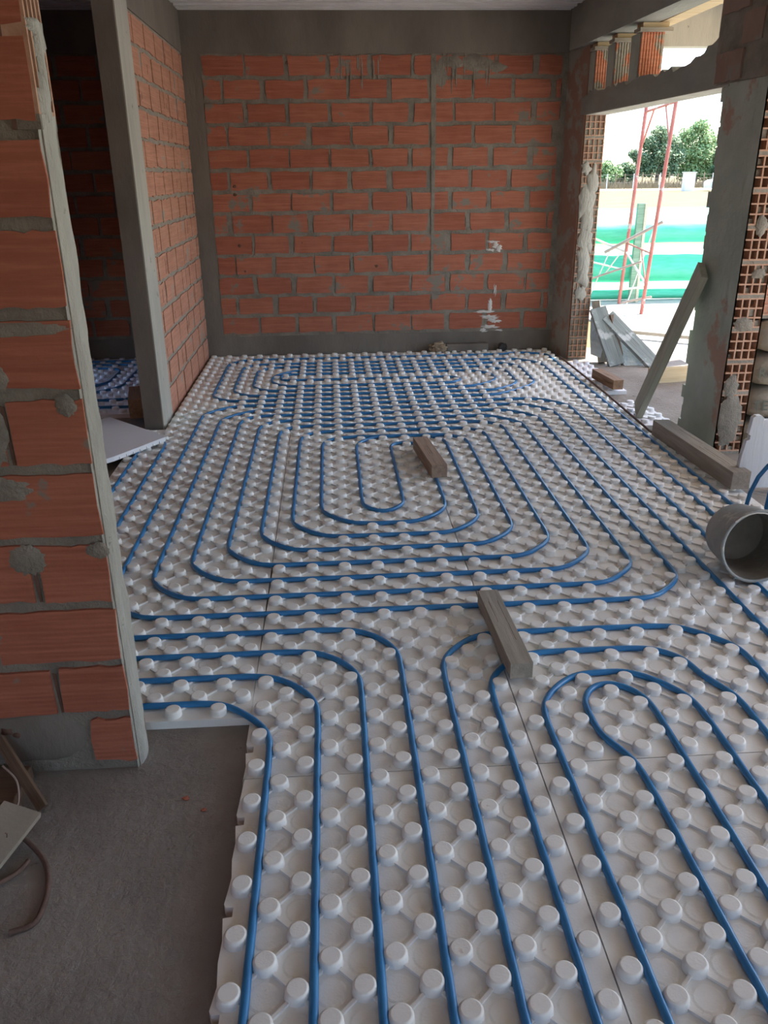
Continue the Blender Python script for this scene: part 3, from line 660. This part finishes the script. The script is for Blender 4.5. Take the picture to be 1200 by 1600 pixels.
mb = MB(); rr_ = [ring(c1-ax*.05*P, Rr*1.035), ring(c1+ax*.02*P, Rr*1.035), ring(c1+ax*.02*P, Rr*.96), ring(c1-ax*.05*P, Rr*.96)]
mb.add([v for R in rr_ for v in R], [(i*n+k, i*n+(k+1) % n, ((i+1) % 4)*n+(k+1) % n, ((i+1) % 4)*n+k) for i in range(4) for k in range(n)], M_BUCKET, True)
mb.build('rim', r)
mb = MB(); hp = []
for k in range(15):
    a = math.pi*k/14; q = c1+ax*(.03+.04*math.sin(a))*P+(vv*math.cos(a)*1.03-uu*math.sin(a)*.9)*Rr; hp.append(q)
mb.tube(hp, .022*P, M_PALEMETAL, 6); mb.build('handle', r)

# debris at the lower left
timber(W(-4.28, 4.0, .0), W(-4.95, 1.3, .0), .75*P, .12*P, M_WOOD_YEL if False else mat('dusty_beige_board', (.25, .215, .17), (.32, .28, .225), 4, .9, .3, 20), 'nailed_board', 'dusty beige board with bent nails at the lower left edge', 'board', up=Vector((.25, 0, 1)))
nb = [o for o in bpy.data.objects if o.name == 'nailed_board'][0]
for (u_, v_) in ((.10, .02), (.19, -.01), (.26, .03), (.16, .035)):
    mb = MB(); mb.tube([Vector((u_, v_, .014)), Vector((u_+.004, v_+.002, .034)), Vector((u_+.014, v_+.004, .046))], .0016, M_RUST, 6); o_ = mb.build('nail'); o_.parent = nb
timber(W(-5.0, 5.25, .75), W(-4.05, 4.4, -.3), .2*P, .1*P, M_WOOD_DARK, 'thin_batten', 'thin dark batten leaning on the near wall at the left edge', 'batten', up=Vector((0, -1, .4)))
mb = MB(); mb.boxP((-6.6, 4.3, -.36), (-4.55, 5.35, -.02), M_WOOD_DARK); tag(mb.build('dark_box', bevel=.004), 'low dark box on the slab against the near wall', 'plank')  # low dark-coloured box filling the dark area by the beige board
mb = MB(); mb.tube([Vector(v) for v in spline([tuple(W(*q)) for q in ((-4.6, 3.75, .05), (-4.05, 3.45, -.2), (-3.6, 3.0, -.3), (-3.38, 2.45, -.31), (-3.33, 1.95, -.31), (-3.4, 1.68, -.31), (-3.72, 1.55, -.31))], 5)], .05*P, M_RUST, 7)
tag(mb.build('bent_rebar'), 'hooked rusty iron bar curling on the slab at the lower left', 'rebar')
mb = MB(); mb.tube([Vector(v) for v in spline([tuple(W(*q)) for q in ((-5.3, 2.2, -.2), (-4.6, 2.35, -.28), (-4.05, 2.75, -.29), (-3.9, 3.05, -.28))], 5)], .045*P, M_RUST, 7)
tag(mb.build('bent_rebar'), 'short straight rusty bar pointing in from the left edge', 'rebar')
mb = MB(); mb.tube([Vector(v) for v in spline([tuple(W(*q)) for q in ((-4.9, 4.9, .35), (-4.55, 4.6, .2), (-4.45, 4.2, -.05), (-4.6, 3.9, .1))], 5)], .02*P, M_GREYTUBE, 6)
tag(mb.build('tie_wire'), 'thin loose tie wire above the beige board', 'wire')
for k, (x, y, r_) in enumerate(((-1.35, 4.5, .07), (-.95, 4.15, .06))):
    mb = MB(); lump(mb, W(x, y, -.34), (r_*P, r_*P*.8, r_*P*.4), M_BRICK_DARK, 2, .5)
    tag(mb.build('brick_crumb'), ('farther' if k == 0 else 'nearer')+' of two red brick crumbs on the bare slab', 'brick crumb', 'brick crumbs on the slab')

# ------------------------------------------------------------------ outside, close to the opening
timber(W(18.75, 43.4, 2.95), W(19.75, 41.7, -.36), 1.05*P, .25*P, M_WOOD_WET, 'leaning_board', 'cement-splashed grey board leaning beside the far jamb', 'board', up=Vector((.1, -1, .4)))
timber(W(18.55, 43.9, 3.3), W(18.9, 42.6, -.36), .5*P, .5*P, M_WOOD_GREY, 'timber_post', 'upright timber leaning behind the splashed board at the jamb', 'timber', up=Vector((1, -.3, .4)))
timber(W(19.55, 43.0, 2.6), W(20.25, 41.9, -.36), .35*P, .12*P, M_WOOD_DARK, 'thin_batten', 'thin dark batten right of the splashed leaning board', 'batten', up=Vector((.6, -.8, .3)))
timber(W(19.35, 43.2, 2.45), W(22.0, 41.3, -.3), .95*P, .28*P, M_WOOD_WET, 'leaning_board', 'blue-grey board slanting down to the right outside', 'board', up=Vector((.2, -1, .55)))
mb = MB(); mb.add([W(18.45, 43.5, 2.4), W(18.9, 43.0, 2.45), W(19.1, 42.3, 1.1), W(18.8, 42.0, .1), W(18.4, 42.7, .2), W(18.42, 43.2, 1.2)], [(5, 0, 1, 2), (5, 2, 3, 4)], M_SHEET)
so_ = mb.build('plastic_sheet'); so_.modifiers.new('solid', 'SOLIDIFY').thickness = .004; tag(so_, 'crumpled pale plastic sheet hanging left of the leaning boards', 'plastic sheet')
mb = MB(); mb.add([W(19.9, 42.7, 1.3), W(20.6, 42.4, .7), W(21.6, 41.6, -.35), W(20.3, 41.6, -.35), W(19.9, 42.1, .2)], [(0, 4, 3, 2, 1)], M_SHEET)
so_ = mb.build('plastic_sheet'); so_.modifiers.new('solid', 'SOLIDIFY').thickness = .004; tag(so_, 'blue-tinted sheet on the ground under the slanting board', 'plastic sheet')
timber(W(20.0, 36.9, -.36), W(23.6, 37.4, -.36), .18*P, .9*P, M_WOOD_YEL, 'pine_board', 'yellow pine board on edge outside behind the leaning prop', 'board')
timber(W(24.0, 54.5, -.58), W(29.0, 50.6, -.58), .5*P, .25*P, M_WOOD_GREY, 'ground_batten', 'grey batten lying on the sunlit yard', 'batten')
mb = MB()
for k in range(4): mb.tube([W(23.3, 40.5-k*.25, -.3), W(24.2, 39.6-k*.2, -.25), W(25.4, 38.6-k*.1, -.3)], .04*P, M_RUST, 5)
tag(mb.build('rebar_bundle'), 'small bundle of dark bars on the bright ground outside', 'rebar')

# cement bags behind the pillar
def bag(cx, cy, cz, w, d, h, label, rz=0, text=None):
    nu, nv = 26, 16; vs = []
    for j in range(nv+1):
        ph = -math.pi/2+math.pi*j/nv
        for i in range(nu):
            th = 2*math.pi*i/nu; s = lambda v, e: math.copysign(abs(v)**e, v)
            x = s(math.cos(ph), .55)*s(math.cos(th), .38); y = s(math.cos(ph), .55)*s(math.sin(th), .38); z = s(math.sin(ph), .75)
            q = 1+.05*mnoise.noise(Vector((x*2+cz, y*2, z*3)))
            vs.append(Vector((x*w/2*q, y*d/2*q, z*h/2*(1+.06*mnoise.noise(Vector((x*3, y*3, cz)))))))
    R = Matrix.Rotation(rz, 3, 'Z'); c = W(cx, cy, cz); vs = [c+R @ v for v in vs]
    mb = MB(); mb.add(vs, [(j*nu+i, j*nu+(i+1) % nu, (j+1)*nu+(i+1) % nu, (j+1)*nu+i) for j in range(nv) for i in range(nu)], M_BAG, True)
    r = mb.build('cement_bag'); tag(r, label, 'cement bag', 'stacked cement bags')
    if text:
        cu = bpy.data.curves.new('print', 'FONT'); cu.body = text; cu.size = .085; cu.extrude = .001; cu.align_x = 'LEFT'
        to = bpy.data.objects.new('print_tmp', cu); scene.collection.objects.link(to)
        me = bpy.data.meshes.new_from_object(to.evaluated_get(bpy.context.evaluated_depsgraph_get())); bpy.data.objects.remove(to)
        me.materials.clear(); me.materials.append(M_INK)
        t = bpy.data.objects.new('printed_lettering', me); scene.collection.objects.link(t)
        t.matrix_world = Matrix.Translation(c+R @ Vector((-w/2+.03, -d/2-.003, -.03))) @ Matrix.Rotation(rz, 4, 'Z') @ Matrix.Rotation(math.pi/2, 4, 'X')
        t.parent = r
lv = [('lowest', .35, 'EVO'), ('second from the bottom', 1.77, 'TEVO'), ('third from the bottom', 3.19, 'ROY'), ('topmost', 4.61, None)]
for k, (wd_, cz, tx) in enumerate(lv):
    bag(21.35+.06*(k % 2), 25.4, cz, 4.1*P, 2.6*P, 1.42*P, wd_+' of the brown paper cement bags stacked outside the pillar', .02*(k-1), tx)
mb = MB(); hollow(mb, W(19.6, 24.7, 5.32)+Vector((0, 0, 0)), X, -Y, 1.6*P, 0, 1.3*P, 4, 3, .3)
mb.boxP((19.6, 24.8, 5.32), (21.2, 27.0, 6.6), M_BRICK_PALE); tag(mb.build('hollow_brick'), 'pinkish hollow brick on top of the cement bag stack', 'brick')

# ------------------------------------------------------------------ scaffold
r = empty('scaffold', (4.2, 9.5, -.08), 'red tubular scaffold frame standing in the yard', 'scaffold')
a0, a1, b0, b1 = Vector((4.20, 9.98, -.08)), Vector((4.31, 9.98, 2.42)), Vector((4.18, 9.07, -.08)), Vector((4.33, 9.07, 2.50))
L = lambda p, q, t: p+(q-p)*t
def tb(name, pts, rad, m): mb = MB(); mb.tube(pts, rad, m, 8); return mb.build(name, r)
tb('upright', [a0, a1], .024, M_RED); tb('upright', [b0, b1], .024, M_RED)
tb('top_bar', [L(a0, a1, .945), L(b0, b1, .935)], .015, M_RED)
tb('corner_brace', [L(a0, a1, .77), L(L(a0, a1, .94), L(b0, b1, .94), .30)], .012, M_RED)
tb('corner_brace', [L(b0, b1, .77), L(L(a0, a1, .94), L(b0, b1, .94), .68)], .012, M_RED)
tb('middle_bar', [L(a0, a1, .315), L(b0, b1, .285)], .012, M_RED)
tb('inner_strut', [L(L(a0, a1, .31), L(b0, b1, .29), .62), L(b0, b1, .13)], .009, M_RED)
tb('diagonal_brace', [Vector((3.70, 9.9, .80)), L(a0, a1, .27), L(b0, b1, .14)], .014, M_PALEMETAL)
tb('diagonal_brace', [Vector((3.66, 9.98, .50)), L(a0, a1, .18)], .011, M_PALEMETAL)
tb('diagonal_brace', [Vector((3.2, 9.98, 1.55)), L(a0, a1, .93)], .009, M_PALEMETAL)
r = empty('trestle', (4.0, 9.6, -.08), 'low tubular trestle behind the red scaffold', 'trestle')
tb('rail', [Vector((3.93, 9.95, .60)), Vector((4.50, 9.5, 1.0))], .020, M_GREYTUBE)
tb('rail', [Vector((3.74, 9.95, .25)), Vector((4.28, 9.5, .52))], .013, M_GREYTUBE)
tb('rail', [Vector((4.05, 9.5, .0)), Vector((4.38, 9.3, .10))], .014, M_GREYTUBE)
for p, q_ in (((3.98, 9.9, .62), (3.73, 9.95, -.08)), ((4.42, 9.56, .94), (4.20, 9.7, -.08)), ((4.02, 9.6, .62), (3.95, 9.9, .34))): tb('leg', [Vector(p), Vector(q_)], .008, M_PALEMETAL)
tb('rung', [Vector((4.1, 9.6, .16)), Vector((4.32, 9.35, .22))], .012, M_PALEMETAL)

# ------------------------------------------------------------------ shade-cloth fence: three sagging rolls of fabric
r = empty('fabric_fence', (5.2, 10.3, -.08), 'green fabric fence hung in three bulging bands', 'fence')
for (z1, z0) in ((1.13, .68), (.66, .17), (.15, -.07)):
    mb = MB(); nx, nz = 60, 14; vs = []; H = z1-z0
    for k in range(nz+1):
        t = k/nz
        for i in range(nx+1):
            x = 2.6+i*6.2/nx; bul = .20*math.sin(math.pi*(t**.75))+.012*mnoise.noise(Vector((x*3, t*6, z1)))
            vs.append(Vector((x, 10.42-bul*min(1, H/.4)-.10*(1-t), z0+H*t+.012*mnoise.noise(Vector((x*1.5, 0, z1))))))
    mb.add(vs, [(k*(nx+1)+i, k*(nx+1)+i+1, (k+1)*(nx+1)+i+1, (k+1)*(nx+1)+i) for k in range(nz) for i in range(nx)], M_NET, True)
    o_ = mb.build('fabric_band', r); o_.modifiers.new('solid', 'SOLIDIFY').thickness = .004
for x in (4.40, 7.6, 1.9):
    mb = MB(); mb.box((x-.035, 10.06, -.08), (x+.055, 10.12, 1.2), M_NETPOST); mb.box((x+.055, 10.05, -.08), (x+.09, 10.12, 1.2), M_POSTLT); mb.build('post', r)

# ------------------------------------------------------------------ far field
r = empty('wire_fence', (34, 89.6, -.1), 'low wire fence with pale posts across the far field', 'fence')
for k in range(30):
    mb = MB(); x = 24+k*.95; mb.box((x, 89.5, -.1), (x+.09, 89.6, 1.35+.15*random.random()), M_STRAW if k % 3 else M_WHITE); mb.build('post', r)
for z in (.5, .9, 1.25):
    mb = MB(); mb.tube([Vector((24, 89.5, z)), Vector((52, 89.5, z))], .015, M_GREYTUBE, 4); mb.build('wire', r)
random.seed(3)
mb = MB()
for k in range(3500):
    x = random.uniform(20, 58); y = random.uniform(90.5, 97); h = random.uniform(.3, 1.2)*random.random()**.4; w = random.uniform(.05, .14); dx = random.uniform(-.3, .3)
    mb.add([(x, y, -.1), (x+w, y, -.1), (x+dx+w*.4, y+.1, h)], [(0, 1, 2)], M_STRAW)
tag(mb.build('dry_weeds'), 'tall dry weeds behind the wire fence', 'weeds', kind='stuff')
mb = MB(); mb.box((32.2, 75.2, -.1), (33.1, 75.9, 1.42), M_WHITE); mb.box((32.12, 75.12, 1.42), (33.18, 75.98, 1.5), M_WHITE); tag(mb.build('gate_pillar'), 'white block pillar beside the far road', 'pillar')
def tree(name, label, base, H, lobes, leafm, nq, group='trees beyond the field', q=.2):
    r = empty(name, base, label, 'tree', group); lobes = [(a*1.05, b_, c*1.06, d*1.0) for a, b_, c, d in lobes]
    base = Vector(base); mb = MB(); pts = [base+Vector((0, 0, 0)), base+Vector((.1, 0, H*.35)), base+Vector((-.05, 0, H*.7))]
    mb.tube(pts, [.22*H/6, .16*H/6, .05*H/6], M_BARK, 8)
    for lx, ly, lz, rr in lobes:
        mb.tube([base+Vector((0, 0, H*.25)), base+Vector((lx*.5, ly*.5, (H*.25+lz)/2+.2)), base+Vector((lx, ly, lz))], [.09, .06, .02], M_BARK, 5)
    mb.build('trunk', r)
    mb = MB(); tot = sum(l[3]**2 for l in lobes)
    for lx, ly, lz, rr in lobes:
        for k in range(int(1.5*nq*rr*rr/tot)):
            d = Vector((random.gauss(0, 1), random.gauss(0, 1), random.gauss(0, 1))).normalized()*rr*random.uniform(.35, 1.05)
            c = base+Vector((lx, ly, lz))+Vector((d.x, d.y, d.z*.8)); s = q*random.uniform(.5, 1.2)
            u = Vector((random.gauss(0, 1), random.gauss(0, 1), random.gauss(0, 1))).normalized()*s; v = u.orthogonal().normalized()*s*.6
            mb.add([c-u, c+v, c+u, c-v], [(0, 1, 2, 3)], leafm)
    mb.build('foliage', r)
tree('eucalyptus_tree', 'tall grey-green tree seen between the scaffold uprights', (37.9, 97, -.1), 7.2, [(0, 0, 5.3, 1.1), (-1.2, 0, 4.3, 1.1), (1.1, .3, 4.4, 1.2), (-1.9, 0, 2.9, 1.0), (.2, 0, 3.3, 1.5), (1.9, 0, 3.0, 1.1), (-2.8, 0, 3.3, .6), (-.9, .3, 1.9, 1.3), (1.2, 0, 1.8, 1.2)], M_LEAF_A, 5200)
tree('broad_tree', 'tall light green tree right of the scaffold', (42.8, 98, -.1), 7.6, [(0, 0, 5.9, 1.1), (-1.3, 0, 5.0, 1.2), (.9, 0, 4.6, 1.3), (-1.8, 0, 3.4, 1.3), (.3, 0, 3.2, 1.7), (1.9, 0, 2.6, 1.2), (-.9, .3, 1.7, 1.5), (1.2, 0, 1.5, 1.3)], M_LEAF_B, 6000)
tree('broad_tree', 'darker tree at the pillar edge of the opening', (46.6, 97, -.1), 6.2, [(0, 0, 4.3, 1.3), (-1.1, 0, 3.2, 1.3), (1.1, 0, 3.3, 1.4), (0, 0, 2.0, 1.7), (1.9, 0, 2, 1.2), (-1.6, 0, 1.6, 1.)], M_LEAF_C, 4200)
tree('bush', 'round light bush at the left of the far treeline', (32.2, 98, -.1), 3.0, [(0, 0, 1.9, 1.1), (-1.0, 0, 1.5, .9), (1.1, 0, 1.5, .9), (0, 0, .9, 1.3)], M_LEAF_B, 2600)
tree('bush', 'dark round bush left of the scaffold uprights', (35.0, 99.5, -.1), 2.8, [(0, 0, 1.8, 1.0), (-1, 0, 1.4, .9), (1.1, 0, 1.6, 1.0), (0, 0, .8, 1.2)], M_LEAF_C, 2400)
for k, x in enumerate((27, 48.5, 52)): tree('broad_tree', ('leftmost tree of the far treeline behind the jamb', 'second tree from the right of the far treeline', 'rightmost tree of the far treeline')[k], (x, 101, -.1), 5, [(0, 0, 3.6, 1.5), (-1.2, 0, 2.4, 1.4), (1.2, 0, 2.5, 1.4), (0, 0, 1.4, 1.6)], M_LEAF_A, 2000)
# parked car by the road, mostly behind the pillar
r = empty('car', (36.4, 75.6, -.1), 'pale blue car parked by the far road at the pillar edge', 'car')
mb = MB(); prof = [(34.5, .25), (34.45, .75), (34.75, .92), (35.4, 1.0), (35.9, 1.5), (37.3, 1.52), (38.0, 1.02), (38.5, .95), (38.6, .3)]
mb.prism([Vector((x, 74.9, z-.1)) for x, z in reversed(prof)], (0, 1.6, 0), M_CAR); mb.build('body', r, bevel=.05)
mb = MB(); mb.box((35.85, 74.88, .98), (37.3, 74.9, 1.33), M_GLASSD); mb.build('window', r)
for x in (35.15, 37.8):
    mb = MB(); mb.tube([Vector((x, 74.82, .22)), Vector((x, 75.05, .22))], .32, M_TYRE, 20); mb.build('wheel', r)
